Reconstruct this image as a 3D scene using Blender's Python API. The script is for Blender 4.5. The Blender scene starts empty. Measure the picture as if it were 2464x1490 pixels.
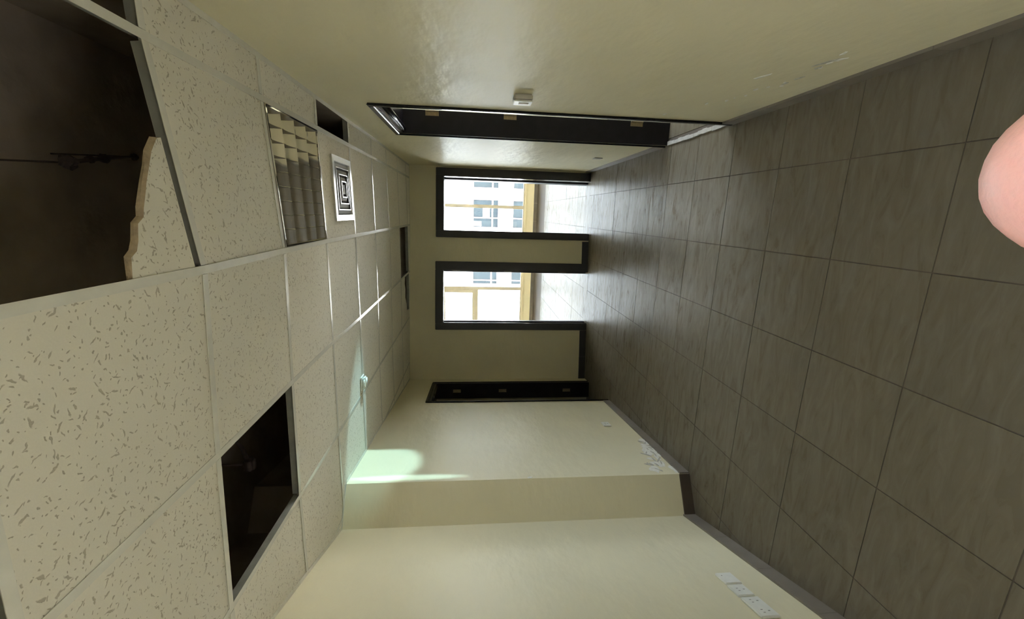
import bpy, bmesh, math, random
from mathutils import Vector, Matrix
random.seed(7)
SC = bpy.context.scene
COL = SC.collection
# ------------------------------------------------------------------ camera
CAM = Vector((0.0, 0.0, 1.58385))
FW = Vector((-0.22467306, 0.96969789, -0.09595844))
IX = Vector((0.03010307, -0.091522, -0.99534794))      # photo right
IY = Vector((-0.97396911, -0.22651652, -0.00862836))   # photo down
cd = bpy.data.cameras.new('camera')
cam = bpy.data.objects.new('camera', cd); COL.objects.link(cam)
cd.sensor_fit = 'HORIZONTAL'; cd.sensor_width = 36.0
cd.lens = 36.0 * 1001.11 / 2464.0
cd.clip_start = 0.004; cd.clip_end = 200
R = Matrix((IX, -IY, -FW)).transposed()
cam.matrix_world = Matrix.Translation(CAM) @ R.to_4x4()
SC.camera = cam
# ------------------------------------------------------------------ world, lights, exposure
SC.view_settings.view_transform = 'Standard'
SC.view_settings.look = 'None'
SC.view_settings.gamma = 1.0
SC.view_settings.use_curve_mapping = False
SC.view_settings.exposure = 2.42
w = bpy.data.worlds.new('sky'); SC.world = w; w.use_nodes = True
bg = w.node_tree.nodes['Background']
bg.inputs[0].default_value = (0.76, 0.89, 1.06, 1); bg.inputs[1].default_value = 3.2
SC.cycles.use_denoising = True
SC.cycles.max_bounces = 14; SC.cycles.diffuse_bounces = 8; SC.cycles.glossy_bounces = 6
SC.cycles.sample_clamp_indirect = 8.0
SC.cycles.caustics_reflective = False; SC.cycles.caustics_refractive = False

def light_obj(name, data, loc, target):
    o = bpy.data.objects.new(name, data); COL.objects.link(o)
    o.location = loc
    d = Vector(target) - Vector(loc)
    o.rotation_euler = d.to_track_quat('-Z', 'Y').to_euler()
    return o
def portal(name, loc, target, sx, sy):
    a = bpy.data.lights.new(name, 'AREA'); a.shape = 'RECTANGLE'; a.size = sx; a.size_y = sy
    a.cycles.is_portal = True
    return light_obj(name, a, loc, target)
portal('window_portal', (-0.8, 10.78, 1.33), (-0.8, 0, 1.33), 6.3, 2.2)
portal('side_window_portal', (2.72, 4.0, 1.62), (0, 4.0, 1.62), 1.8, 1.65)
portal('added_well_portal', (-0.125, -0.785, 3.2), (-0.125, -0.784, 0), 0.85, 1.13)  # samples sky through the added opening in the slab
su = bpy.data.lights.new('sun', 'SUN'); su.energy = 27; su.angle = 0.009; su.color = (1.0, 0.97, 0.92)  # added to shine down the invented well and bounce up to the ceiling
light_obj('sun', su, (3.42, -0.8, 9.4), (0.0, -0.8, 0.0))
# the shaft of reflected daylight that comes in through the side door
def shaft(name, loc, tgt, ang, watts, blend, sx=1.0, sy=1.0, col=(0.52, 0.92, 1.0)):
    s = bpy.data.lights.new(name, 'SPOT'); s.energy = watts; s.color = col
    s.spot_size = math.radians(ang); s.spot_blend = blend; s.shadow_soft_size = 0.015
    o = light_obj(name, s, loc, tgt); o.scale = (sx, sy, 1)
    return o
shaft('daylight_shaft', (2.2, 3.70, 1.45), (-1.85, 2.84, 2.30), 10.5, 160, 0.5)
shaft('daylight_sliver', (2.2, 3.70, 1.45), (-1.82, 2.615, 2.02), 13.5, 140, 0.8, 0.10, 1.0)

# ------------------------------------------------------------------ helpers
def link_mesh(name, bm, mats, parent=None, loc=None, smooth=False):
    me = bpy.data.meshes.new(name)
    if loc is not None:
        bmesh.ops.translate(bm, verts=bm.verts, vec=-Vector(loc))
    bm.normal_update(); bm.to_mesh(me); bm.free()
    if smooth:
        for p in me.polygons: p.use_smooth = True
    if not isinstance(mats, (list, tuple)): mats = [mats]
    for m in mats: me.materials.append(m)
    o = bpy.data.objects.new(name, me); COL.objects.link(o)
    wl = Vector(loc) if loc is not None else Vector((0, 0, 0))
    o.location = wl
    if parent is not None:
        o.parent = parent; o.location = wl - PLOC[parent.name]
    PLOC[o.name] = wl
    return o
PLOC = {}
def empty(name, loc=(0, 0, 0)):
    o = bpy.data.objects.new(name, None); COL.objects.link(o); o.location = loc
    o.empty_display_size = 0.1
    PLOC[o.name] = Vector(loc)
    return o
def tag(o, label, cat, group=None):
    o['label'] = label; o['category'] = cat
    if group: o['group'] = group
    return o
def struct(o, label=None):
    o['kind'] = 'structure'
    if label: o['label'] = label
    return o
def box(bm, a, b, mi=0):
    x0, y0, z0 = [min(p, q) for p, q in zip(a, b)]; x1, y1, z1 = [max(p, q) for p, q in zip(a, b)]
    v = [bm.verts.new(p) for p in ((x0,y0,z0),(x1,y0,z0),(x1,y1,z0),(x0,y1,z0),(x0,y0,z1),(x1,y0,z1),(x1,y1,z1),(x0,y1,z1))]
    for f in ((3,2,1,0),(4,5,6,7),(0,1,5,4),(1,2,6,5),(2,3,7,6),(3,0,4,7)):
        fc = bm.faces.new([v[i] for i in f]); fc.material_index = mi
    return v
def obox(bm, O, U, V, W, a, b, mi=0):
    """box in the frame origin O, axes U V W, from local a to local b"""
    v = box(bm, a, b, mi)
    for q in v:
        c = q.co.copy(); q.co = O + U * c.x + V * c.y + W * c.z
    if U.cross(V).dot(W) < 0:
        bmesh.ops.reverse_faces(bm, faces=list({f for q in v for f in q.link_faces}))
    return v
def prism(bm, poly, z0, z1, mi=0, zf=None):
    """vertical prism over a ccw polygon; zf(x,y) adds a height"""
    n = len(poly); zf = zf or (lambda x, y: 0.0)
    lo = [bm.verts.new((p[0], p[1], z0 + zf(*p))) for p in poly]
    hi = [bm.verts.new((p[0], p[1], z1 + zf(*p))) for p in poly]
    bm.faces.new(lo[::-1]).material_index = mi; bm.faces.new(hi).material_index = mi
    for i in range(n):
        j = (i + 1) % n
        bm.faces.new((lo[i], lo[j], hi[j], hi[i])).material_index = mi
def area(poly):
    return 0.5 * sum(poly[i][0] * poly[(i+1) % len(poly)][1] - poly[(i+1) % len(poly)][0] * poly[i][1] for i in range(len(poly)))
def clip(poly, rect):
    """clip a polygon by an axis aligned rectangle x0,y0,x1,y1"""
    x0, y0, x1, y1 = rect
    def half(P, ins, inter):
        out = []
        for i in range(len(P)):
            a, b = P[i], P[(i + 1) % len(P)]
            if ins(a):
                out.append(a)
                if not ins(b): out.append(inter(a, b))
            elif ins(b): out.append(inter(a, b))
        return out
    fx = lambda X: (lambda a, b: (X, a[1] + (b[1]-a[1]) * (X-a[0]) / (b[0]-a[0])))
    fy = lambda Y: (lambda a, b: (a[0] + (b[0]-a[0]) * (Y-a[1]) / (b[1]-a[1]), Y))
    for ins, it in ((lambda p: p[0] >= x0 - 1e-9, fx(x0)), (lambda p: p[0] <= x1 + 1e-9, fx(x1)),
                    (lambda p: p[1] >= y0 - 1e-9, fy(y0)), (lambda p: p[1] <= y1 + 1e-9, fy(y1))):
        if len(poly) < 3: return []
        poly = half(poly, ins, it)
    out = []
    for p in poly:
        if not out or (abs(p[0]-out[-1][0]) + abs(p[1]-out[-1][1])) > 1e-4: out.append(p)
    if len(out) > 2 and abs(out[0][0]-out[-1][0]) + abs(out[0][1]-out[-1][1]) < 1e-4: out.pop()
    return out
def tube(bm, pts, rads, n=10, mi=0, cap=True):
    rings = []
    for i, p in enumerate(pts):
        p = Vector(p)
        d = Vector(pts[min(i+1, len(pts)-1)]) - Vector(pts[max(i-1, 0)])
        d.normalize()
        ref = Vector((0, 0, 1)) if abs(d.z) < 0.9 else Vector((1, 0, 0))
        u = d.cross(ref).normalized(); v = d.cross(u)
        r = rads[i] if isinstance(rads, (list, tuple)) else rads
        ru, rv = r if isinstance(r, tuple) else (r, r)
        rings.append([bm.verts.new(p + u * math.cos(2*math.pi*k/n) * ru + v * math.sin(2*math.pi*k/n) * rv) for k in range(n)])
    for a, b in zip(rings, rings[1:]):
        for k in range(n):
            bm.faces.new((a[k], b[k], b[(k+1) % n], a[(k+1) % n])).material_index = mi
    if cap:
        bm.faces.new(rings[0]).material_index = mi
        bm.faces.new(rings[-1][::-1]).material_index = mi
def ball(bm, c, r, mi=0, seg=16, rot=None):
    r = r if isinstance(r, (tuple, list)) else (r, r, r)
    M = Matrix.Translation(Vector(c)) @ (rot.to_4x4() if rot else Matrix.Identity(4)) @ Matrix.Diagonal((*r, 1))
    g = bmesh.ops.create_uvsphere(bm, u_segments=seg, v_segments=seg // 2 + 2, radius=1.0, matrix=M)
    for v in g['verts']:
        for f in v.link_faces: f.material_index = mi

# ------------------------------------------------------------------ materials
def mat(name, col, rough=0.6, spec=0.5, metal=0.0, var=0.0, vscale=4.0, bump=0.0, bscale=80.0, rvar=0.0, coat=0.0, sss=0.0):
    m = bpy.data.materials.new(name); m.use_nodes = True
    nt = m.node_tree; N = nt.nodes; L = nt.links
    b = N['Principled BSDF']
    b.inputs['Base Color'].default_value = (*col, 1); b.inputs['Roughness'].default_value = rough
    b.inputs['Metallic'].default_value = metal; b.inputs['Specular IOR Level'].default_value = spec
    b.inputs['Coat Weight'].default_value = coat
    if sss:
        b.inputs['Subsurface Weight'].default_value = sss; b.inputs['Subsurface Radius'].default_value = (0.008, 0.003, 0.002)
    tc = N.new('ShaderNodeTexCoord')
    if var or rvar:
        n = N.new('ShaderNodeTexNoise'); n.inputs['Scale'].default_value = vscale; n.inputs['Detail'].default_value = 6
        L.new(tc.outputs['Object'], n.inputs['Vector'])
        if var:
            mx = N.new('ShaderNodeMixRGB'); mx.blend_type = 'MULTIPLY'; mx.inputs[0].default_value = 1
            mx.inputs[1].default_value = (*col, 1)
            mr = N.new('ShaderNodeMapRange'); mr.inputs['From Min'].default_value = 0.3; mr.inputs['From Max'].default_value = 0.7
            mr.inputs['To Min'].default_value = 1 - var; mr.inputs['To Max'].default_value = 1 + var * 0.5
            L.new(n.outputs['Fac'], mr.inputs['Value']); L.new(mr.outputs[0], mx.inputs[2]); L.new(mx.outputs[0], b.inputs['Base Color'])
        if rvar:
            mr2 = N.new('ShaderNodeMapRange'); mr2.inputs['From Min'].default_value = 0.3; mr2.inputs['From Max'].default_value = 0.7
            mr2.inputs['To Min'].default_value = max(0.02, rough - rvar); mr2.inputs['To Max'].default_value = rough + rvar
            L.new(n.outputs['Fac'], mr2.inputs['Value']); L.new(mr2.outputs[0], b.inputs['Roughness'])
    if bump:
        n2 = N.new('ShaderNodeTexNoise'); n2.inputs['Scale'].default_value = bscale; n2.inputs['Detail'].default_value = 4
        L.new(tc.outputs['Object'], n2.inputs['Vector'])
        bp = N.new('ShaderNodeBump'); bp.inputs['Strength'].default_value = bump; bp.inputs['Distance'].default_value = 0.004
        L.new(n2.outputs['Fac'], bp.inputs['Height']); L.new(bp.outputs[0], b.inputs['Normal'])
    return m

def wall_paint(name, col):
    m = mat(name, col, rough=0.38, spec=0.3, var=0.05, vscale=1.6)
    nt = m.node_tree; N = nt.nodes; L = nt.links; b = N['Principled BSDF']
    tc = [n for n in N if n.type == 'TEX_COORD'][0]
    # hand-plastered wall: broad uneven relief plus a finer brushed relief along the wall
    n1 = N.new('ShaderNodeTexNoise'); n1.inputs['Scale'].default_value = 5.0; n1.inputs['Detail'].default_value = 3
    mp = N.new('ShaderNodeMapping'); mp.inputs['Scale'].default_value = (1.0, 1.0, 2.2)
    L.new(tc.outputs['Object'], mp.inputs['Vector']); L.new(mp.outputs[0], n1.inputs['Vector'])
    n2 = N.new('ShaderNodeTexNoise'); n2.inputs['Scale'].default_value = 140; L.new(tc.outputs['Object'], n2.inputs['Vector'])
    b1 = N.new('ShaderNodeBump'); b1.inputs['Strength'].default_value = 0.35; b1.inputs['Distance'].default_value = 0.02
    b2 = N.new('ShaderNodeBump'); b2.inputs['Strength'].default_value = 0.12; b2.inputs['Distance'].default_value = 0.002
    L.new(n1.outputs['Fac'], b1.inputs['Height']); L.new(n2.outputs['Fac'], b2.inputs['Height'])
    L.new(b1.outputs[0], b2.inputs['Normal']); L.new(b2.outputs[0], b.inputs['Normal'])
    df = N.new('ShaderNodeBsdfDiffuse'); mx = N.new('ShaderNodeMixShader'); mx.inputs[0].default_value = 0.38
    L.new(b.inputs['Base Color'].links[0].from_socket, df.inputs['Color']); L.new(b2.outputs[0], df.inputs['Normal'])
    L.new(df.outputs[0], mx.inputs[1]); L.new(b.outputs[0], mx.inputs[2]); L.new(mx.outputs[0], N['Material Output'].inputs[0])
    return m

def tile_ceiling_mat():
    m = mat('mineral_fibre_tile', (0.60, 0.555, 0.455), rough=0.85, spec=0.2)
    nt = m.node_tree; N = nt.nodes; L = nt.links; b = N['Principled BSDF']
    tc = N.new('ShaderNodeTexCoord'); oi = N.new('ShaderNodeObjectInfo')
    vm = N.new('ShaderNodeVectorMath'); vm.operation = 'MULTIPLY_ADD'
    cmb = N.new('ShaderNodeCombineXYZ')
    for i in range(3): L.new(oi.outputs['Random'], cmb.inputs[i])
    cmb2 = N.new('ShaderNodeVectorMath'); cmb2.operation = 'MULTIPLY'; cmb2.inputs[1].default_value = (37.0, 53.0, 0.0)
    L.new(cmb.outputs[0], cmb2.inputs[0])
    add = N.new('ShaderNodeVectorMath'); add.operation = 'ADD'
    flat = N.new('ShaderNodeVectorMath'); flat.operation = 'MULTIPLY'; flat.inputs[1].default_value = (1, 1, 0)
    L.new(tc.outputs['Object'], flat.inputs[0])
    L.new(flat.outputs[0], add.inputs[0]); L.new(cmb2.outputs[0], add.inputs[1])
    wob = N.new('ShaderNodeTexNoise'); wob.inputs['Scale'].default_value = 60; wob.inputs['Detail'].default_value = 2
    L.new(add.outputs[0], wob.inputs['Vector'])
    ws = N.new('ShaderNodeVectorMath'); ws.operation = 'SCALE'; ws.inputs[3].default_value = 0.017
    wc = N.new('ShaderNodeVectorMath'); wc.operation = 'SUBTRACT'; wc.inputs[1].default_value = (0.5, 0.5, 0.5)
    L.new(wob.outputs['Color'], wc.inputs[0]); L.new(wc.outputs[0], ws.inputs[0])
    pos = N.new('ShaderNodeVectorMath'); pos.operation = 'ADD'
    L.new(add.outputs[0], pos.inputs[0]); L.new(ws.outputs[0], pos.inputs[1])
    def mth(op, a, bb=None):
        q = N.new('ShaderNodeMath'); q.operation = op
        for i, x in enumerate((a, bb)):
            if x is None: continue
            if isinstance(x, (int, float)): q.inputs[i].default_value = x
            else: L.new(x, q.inputs[i])
        return q.outputs[0]
    masks = []
    for sc, ln, wd, off, dens in ((21, 0.0122, 0.0025, 0.0, 0.6), (27, 0.0105, 0.0020, 3.7, 0.6), (58, 0.0045, 0.0016, 9.1, 0.65)):
        sh = N.new('ShaderNodeVectorMath'); sh.operation = 'ADD'; sh.inputs[1].default_value = (off, off * 1.3, 0)
        L.new(pos.outputs[0], sh.inputs[0])
        vo = N.new('ShaderNodeTexVoronoi'); vo.voronoi_dimensions = '2D'; vo.inputs['Scale'].default_value = sc
        L.new(sh.outputs[0], vo.inputs['Vector'])
        df = N.new('ShaderNodeVectorMath'); df.operation = 'SUBTRACT'
        L.new(sh.outputs[0], df.inputs[0]); L.new(vo.outputs['Position'], df.inputs[1])
        sx = N.new('ShaderNodeSeparateXYZ'); L.new(df.outputs[0], sx.inputs[0])
        sr = N.new('ShaderNodeSeparateColor'); L.new(vo.outputs['Color'], sr.inputs[0])
        # mostly along the tile's x axis, some crossing
        ang = mth('MULTIPLY', mth('SUBTRACT', sr.outputs[0], 0.5), 2.6)
        c, s = mth('COSINE', ang), mth('SINE', ang)
        u = mth('ABSOLUTE', mth('ADD', mth('MULTIPLY', sx.outputs[0], c), mth('MULTIPLY', sx.outputs[1], s)))
        v = mth('ABSOLUTE', mth('SUBTRACT', mth('MULTIPLY', sx.outputs[1], c), mth('MULTIPLY', sx.outputs[0], s)))
        ll = mth('MULTIPLY', mth('ADD', sr.outputs[1], 0.25), ln)
        e = mth('ADD', mth('POWER', mth('DIVIDE', u, ll), 2.0), mth('POWER', mth('DIVIDE', v, wd), 2.0))
        mr = N.new('ShaderNodeMapRange'); mr.inputs['From Min'].default_value = 0.45; mr.inputs['From Max'].default_value = 1.1
        mr.inputs['To Min'].default_value = 1.0; mr.inputs['To Max'].default_value = 0.0
        L.new(e, mr.inputs['Value'])
        keep = mth('LESS_THAN', sr.outputs[2], dens)
        masks.append(mth('MULTIPLY', mr.outputs[0], keep))
    mk = mth('MAXIMUM', mth('MAXIMUM', masks[0], masks[1]), masks[2])
    big = N.new('ShaderNodeTexNoise'); big.inputs['Scale'].default_value = 3; L.new(add.outputs[0], big.inputs['Vector'])
    fine = N.new('ShaderNodeTexNoise'); fine.inputs['Scale'].default_value = 220; fine.inputs['Detail'].default_value = 3
    L.new(add.outputs[0], fine.inputs['Vector'])
    cr = N.new('ShaderNodeMixRGB'); cr.inputs[1].default_value = (0.66, 0.63, 0.54, 1); cr.inputs[2].default_value = (0.76, 0.73, 0.63, 1)
    fm = mth('ADD', mth('MULTIPLY', fine.outputs['Fac'], 0.6), mth('MULTIPLY', big.outputs['Fac'], 0.4))
    L.new(fm, cr.inputs[0])
    cm = N.new('ShaderNodeMixRGB'); cm.inputs[2].default_value = (0.27, 0.23, 0.16, 1)
    L.new(mth('MULTIPLY', mk, 0.62), cm.inputs[0]); L.new(cr.outputs[0], cm.inputs[1]); L.new(cm.outputs[0], b.inputs['Base Color'])
    h = mth('SUBTRACT', mth('MULTIPLY', fine.outputs['Fac'], 0.25), mk)
    bp = N.new('ShaderNodeBump'); bp.inputs['Strength'].default_value = 0.5; bp.inputs['Distance'].default_value = 0.0015
    L.new(h, bp.inputs['Height']); L.new(bp.outputs[0], b.inputs['Normal'])
    return m

def tile_floor_mat():
    m = mat('dusty_floor_tile', (0.15, 0.13, 0.10), rough=0.4, spec=0.5)
    nt = m.node_tree; N = nt.nodes; L = nt.links; b = N['Principled BSDF']
    g = N.new('ShaderNodeNewGeometry'); oi = N.new('ShaderNodeObjectInfo')
    mp = N.new('ShaderNodeMapping'); mp.inputs['Scale'].default_value = (1.6, 7.0, 1.0); mp.inputs['Rotation'].default_value = (0, 0, 0.12)
    L.new(g.outputs['Position'], mp.inputs['Vector'])
    st = N.new('ShaderNodeTexNoise'); st.inputs['Scale'].default_value = 2.6; st.inputs['Detail'].default_value = 8
    st.inputs['Roughness'].default_value = 0.62; st.inputs['Distortion'].default_value = 1.6
    L.new(mp.outputs[0], st.inputs['Vector'])
    bl = N.new('ShaderNodeTexNoise'); bl.inputs['Scale'].default_value = 1.3; bl.inputs['Detail'].default_value = 4
    L.new(g.outputs['Position'], bl.inputs['Vector'])
    mr = N.new('ShaderNodeMapRange'); mr.inputs['From Min'].default_value = 0.52; mr.inputs['From Max'].default_value = 0.72
    L.new(st.outputs['Fac'], mr.inputs['Value'])
    c1 = N.new('ShaderNodeMixRGB'); c1.inputs[1].default_value = (0.135, 0.116, 0.080, 1); c1.inputs[2].default_value = (0.168, 0.146, 0.107, 1)
    L.new(bl.outputs['Fac'], c1.inputs[0])
    c2 = N.new('ShaderNodeMixRGB'); c2.inputs[2].default_value = (0.26, 0.255, 0.235, 1)
    f = N.new('ShaderNodeMath'); f.operation = 'MULTIPLY'; f.inputs[1].default_value = 0.07
    L.new(mr.outputs[0], f.inputs[0]); L.new(f.outputs[0], c2.inputs[0]); L.new(c1.outputs[0], c2.inputs[1])
    hv = N.new('ShaderNodeHueSaturation')
    vv = N.new('ShaderNodeMapRange'); vv.inputs['To Min'].default_value = 0.96; vv.inputs['To Max'].default_value = 1.04
    L.new(oi.outputs['Random'], vv.inputs['Value']); L.new(vv.outputs[0], hv.inputs['Value'])
    L.new(c2.outputs[0], hv.inputs['Color']); L.new(hv.outputs[0], b.inputs['Base Color'])
    rr = N.new('ShaderNodeMapRange'); rr.inputs['From Min'].default_value = 0.35; rr.inputs['From Max'].default_value = 0.7
    rr.inputs['To Min'].default_value = 0.24; rr.inputs['To Max'].default_value = 0.52
    L.new(st.outputs['Fac'], rr.inputs['Value']); L.new(rr.outputs[0], b.inputs['Roughness'])
    bp = N.new('ShaderNodeBump'); bp.inputs['Strength'].default_value = 0.16; bp.inputs['Distance'].default_value = 0.004
    L.new(st.outputs['Fac'], bp.inputs['Height']); L.new(bp.outputs[0], b.inputs['Normal'])
    # dull dust film over most of the glaze, wiped thin in the streaks
    df = N.new('ShaderNodeBsdfDiffuse'); L.new(hv.outputs[0], df.inputs['Color'])
    mxs = N.new('ShaderNodeMixShader')
    fr = N.new('ShaderNodeMapRange'); fr.inputs['From Min'].default_value = 0.40; fr.inputs['From Max'].default_value = 0.66
    fr.inputs['To Min'].default_value = 0.18; fr.inputs['To Max'].default_value = 0.72
    L.new(st.outputs['Fac'], fr.inputs['Value']); L.new(fr.outputs[0], mxs.inputs[0])
    L.new(df.outputs[0], mxs.inputs[1]); L.new(b.outputs[0], mxs.inputs[2])
    L.new(mxs.outputs[0], N['Material Output'].inputs[0])
    return m

M = {}
M['wall'] = wall_paint('cream_wall_paint', (0.66, 0.615, 0.44))
M['wall2'] = wall_paint('far_room_paint', (0.92, 0.83, 0.60))
M['ctile'] = tile_ceiling_mat()
M['core'] = mat('broken_fibre_core', (0.42, 0.33, 0.22), rough=0.95, var=0.25, vscale=60, bump=0.6, bscale=200)
M['tee'] = mat('white_enamel_tee', (0.70, 0.69, 0.62), rough=0.26, spec=0.6, var=0.06, vscale=20)
M['galv'] = mat('dull_galvanised_web', (0.25, 0.255, 0.225), rough=0.6, var=0.15, vscale=20)
M['floor'] = tile_floor_mat()
M['rearfloor'] = mat('grey_bounce_floor', (0.25, 0.25, 0.24), rough=0.7, var=0.12, vscale=40)  # unseen floor, its neutral grey invented to bounce untinted light upward
M['grout'] = mat('dirty_grout', (0.098, 0.08, 0.058), rough=0.9)
M['skirt'] = mat('tile_skirting', (0.19, 0.165, 0.135), rough=0.45, var=0.15, vscale=6)
M['skirtbrown'] = mat('brown_skirting', (0.055, 0.038, 0.024), rough=0.6, var=0.2, vscale=8)
M['darkwood'] = mat('dark_varnished_wood', (0.010, 0.008, 0.010), rough=0.26, spec=0.32, var=0.3, vscale=14)
M['jambwood'] = mat('dull_dark_wood', (0.010, 0.009, 0.012), rough=0.55, spec=0.22, var=0.3, vscale=14)
M['frame'] = mat('charcoal_frame_paint', (0.030, 0.028, 0.034), rough=0.42, var=0.12, vscale=10)
M['framegloss'] = mat('gloss_jamb_paint', (0.04, 0.038, 0.042), rough=0.16, spec=0.6, coat=0.6, var=0.1)
M['brass'] = mat('brass_hinge', (0.26, 0.21, 0.13), rough=0.5, metal=0.5, var=0.2, vscale=60)
M['slab'] = mat('plenum_concrete', (0.34, 0.283, 0.22), rough=0.95, var=0.25, vscale=5, bump=0.4, bscale=30)
M['rust'] = mat('rusted_steel', (0.045, 0.03, 0.024), rough=0.8, var=0.3, vscale=40)
M['chrome'] = mat('mirror_aluminium', (0.80, 0.77, 0.70), rough=0.045, metal=1.0)
M['alu'] = mat('satin_aluminium', (0.72, 0.72, 0.71), rough=0.22, metal=1.0, var=0.06, vscale=30)
M['vane'] = mat('grey_vane', (0.20, 0.19, 0.175), rough=0.5, spec=0.4, var=0.1)  # cones a darker grey than the rims and flange
M['duct'] = mat('duct_dark', (0.05, 0.045, 0.04), rough=0.8, var=0.1)
M['plastic'] = mat('white_plastic', (0.72, 0.72, 0.66), rough=0.4, var=0.04, vscale=30)
M['plasticgrey'] = mat('aged_grey_plastic', (0.46, 0.44, 0.38), rough=0.45, var=0.05, vscale=30)
M['holegrey'] = mat('plate_slot', (0.30, 0.29, 0.25), rough=0.8, var=0.1)
M['hole'] = mat('socket_hole', (0.015, 0.013, 0.012), rough=0.8, var=0.1)
M['flake'] = mat('bare_plaster', (0.74, 0.73, 0.67), rough=0.9, var=0.12, vscale=60)
M['damp'] = mat('exposed_render', (0.47, 0.455, 0.40), rough=0.95, var=0.25, vscale=50)
M['cement'] = mat('cement_sill', (0.42, 0.40, 0.36), rough=0.9, var=0.2, vscale=20, bump=0.4, bscale=60)
M['wframe'] = mat('aluminium_window_frame', (0.60, 0.54, 0.42), rough=0.45, var=0.05, vscale=12)
M['facade'] = mat('white_facade', (0.86, 0.86, 0.84), rough=0.9, var=0.03, vscale=0.6)
M['fglass'] = mat('far_window_glass', (0.018, 0.024, 0.027), rough=0.5, spec=0.1, var=0.25, vscale=2.0)
M['fred'] = mat('far_window_frame', (0.70, 0.48, 0.46), rough=0.6, var=0.05)
M['ground'] = mat('pale_street', (0.55, 0.54, 0.52), rough=0.95, var=0.1, vscale=0.5)
M['skin'] = mat('skin', (0.80, 0.43, 0.36), rough=0.45, spec=0.4, var=0.06, vscale=60, sss=0.3, bump=0.1, bscale=900)
M['nail'] = mat('nail', (0.78, 0.52, 0.45), rough=0.25, var=0.03)
M['shirt'] = mat('blue_shirt', (0.05, 0.10, 0.17), rough=0.85, var=0.12, vscale=30)
M['trousers'] = mat('dark_trousers', (0.03, 0.027, 0.024), rough=0.9, var=0.1, vscale=30)
M['hair'] = mat('dark_hair', (0.012, 0.010, 0.009), rough=0.5, var=0.2, vscale=80)
M['shoe'] = mat('dark_leather', (0.02, 0.016, 0.013), rough=0.5, var=0.1)
M['phone'] = mat('phone_shell', (0.82, 0.80, 0.78), rough=0.25, var=0.05)  # shell colour chosen pale to reflect light onto the fingertip
g = bpy.data.materials.new('clear_glass'); g.use_nodes = True
_n = g.node_tree.nodes; _l = g.node_tree.links
_n.remove(_n['Principled BSDF'])
_t = _n.new('ShaderNodeBsdfTransparent'); _t.inputs[0].default_value = (0.96, 0.98, 0.98, 1)
_g = _n.new('ShaderNodeBsdfGlossy'); _g.inputs['Roughness'].default_value = 0.02
_f = _n.new('ShaderNodeFresnel'); _f.inputs[0].default_value = 1.35
_x = _n.new('ShaderNodeMixShader'); _l.new(_f.outputs[0], _x.inputs[0]); _l.new(_t.outputs[0], _x.inputs[1]); _l.new(_g.outputs[0], _x.inputs[2])
_l.new(_x.outputs[0], _n['Material Output'].inputs[0])
M['glass'] = g

# ------------------------------------------------------------------ plan of the corridor
XR = 0.582
FR = Vector((XR, 5.79, 0)); FT = Vector((-0.989, -0.148, 0)).normalized(); FN = Vector((0.148, -0.989, 0)).normalized()  # far wall, along, into corridor
PA = Vector((-1.807, 2.55, 0)); PB = Vector((-2.045, 2.41, 0)); PC = Vector((-1.517, 0.95, 0))
PL = Vector((-2.228, 5.369, 0))
YB = -3.6
ROOM = [(XR, YB), (XR, 5.79), (PL.x, PL.y), (PA.x, PA.y), (PB.x, PB.y), (PC.x, PC.y), (PC.x, YB)]
ZS = 3.0           # underside of the slab above the hung ceiling

OBX = obox
def wall(name, a, b, z0, z1, th, openings=(), m='wall', label=None):
    """inner face runs a -> b with the room on the left hand; thickness goes to the right hand"""
    a = Vector(a); b = Vector(b); L = (b - a).length; U = (b - a).normalized(); W = Vector((0, 0, 1))
    V = U.cross(W)      # right-hand side = outwards
    bm = bmesh.new()
    s = 0.0
    def obox(bm_, O_, U_, V_, W_, p, q):
        zc_ = 2.44
        if p[2] < zc_ < q[2]:
            OBX(bm_, O_, U_, V_, W_, p, (q[0], q[1], zc_)); OBX(bm_, O_, U_, V_, W_, (p[0], p[1], zc_), q, 1)
        else: OBX(bm_, O_, U_, V_, W_, p, q)
    for (s0, s1, h0, h1) in sorted(openings):
        obox(bm, a, U, V, W, (s, 0, z0), (s0, th, z1))
        if h0 > z0: obox(bm, a, U, V, W, (s0, 0, z0), (s1, th, h0))
        if h1 < z1: obox(bm, a, U, V, W, (s0, 0, h1), (s1, th, z1))
        s = s1
    obox(bm, a, U, V, W, (s, 0, z0), (L, th, z1))
    bmesh.ops.remove_doubles(bm, verts=bm.verts, dist=1e-5)
    o = link_mesh(name, bm, [M[m], M['slab']])
    return struct(o, label)

RD0, RD1, RDH = 2.630, 3.515, 2.150     # side door in the right wall
wall('wall_right', (XR, YB, 0), (XR, 5.79 + 0.03, 0), 0, ZS, 0.17, [(RD0 - YB, RD1 - YB, 0, RDH)])
wl_far = None
far_open = [(0.122, 0.846, 0, 1.975), (1.348, 2.074, 0, 1.978)]
wall('wall_far', FR, PL, 0, ZS, 0.18, far_open)
LD0, LD1, LDH = 2.62, 1.80, 2.06         # left door: distances from PA along the left wall
LU = (PL - PA).normalized(); LL = (PL - PA).length
wall('wall_left', PL, PA, 0, ZS, 0.2, [(LL - 2.64, LL - 1.81, 0, LDH)])
wall('wall_pillar', PA, PB, 0, ZS, 0.05)
wall('wall_near_left', PB, PC, 0, ZS, 0.2)
wall('wall_rear_left', PC, (PC.x, YB, 0), 0, ZS, 0.2)
wall('wall_rear', (PC.x, YB, 0), (XR, YB, 0), 0, ZS, 0.2)
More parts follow.
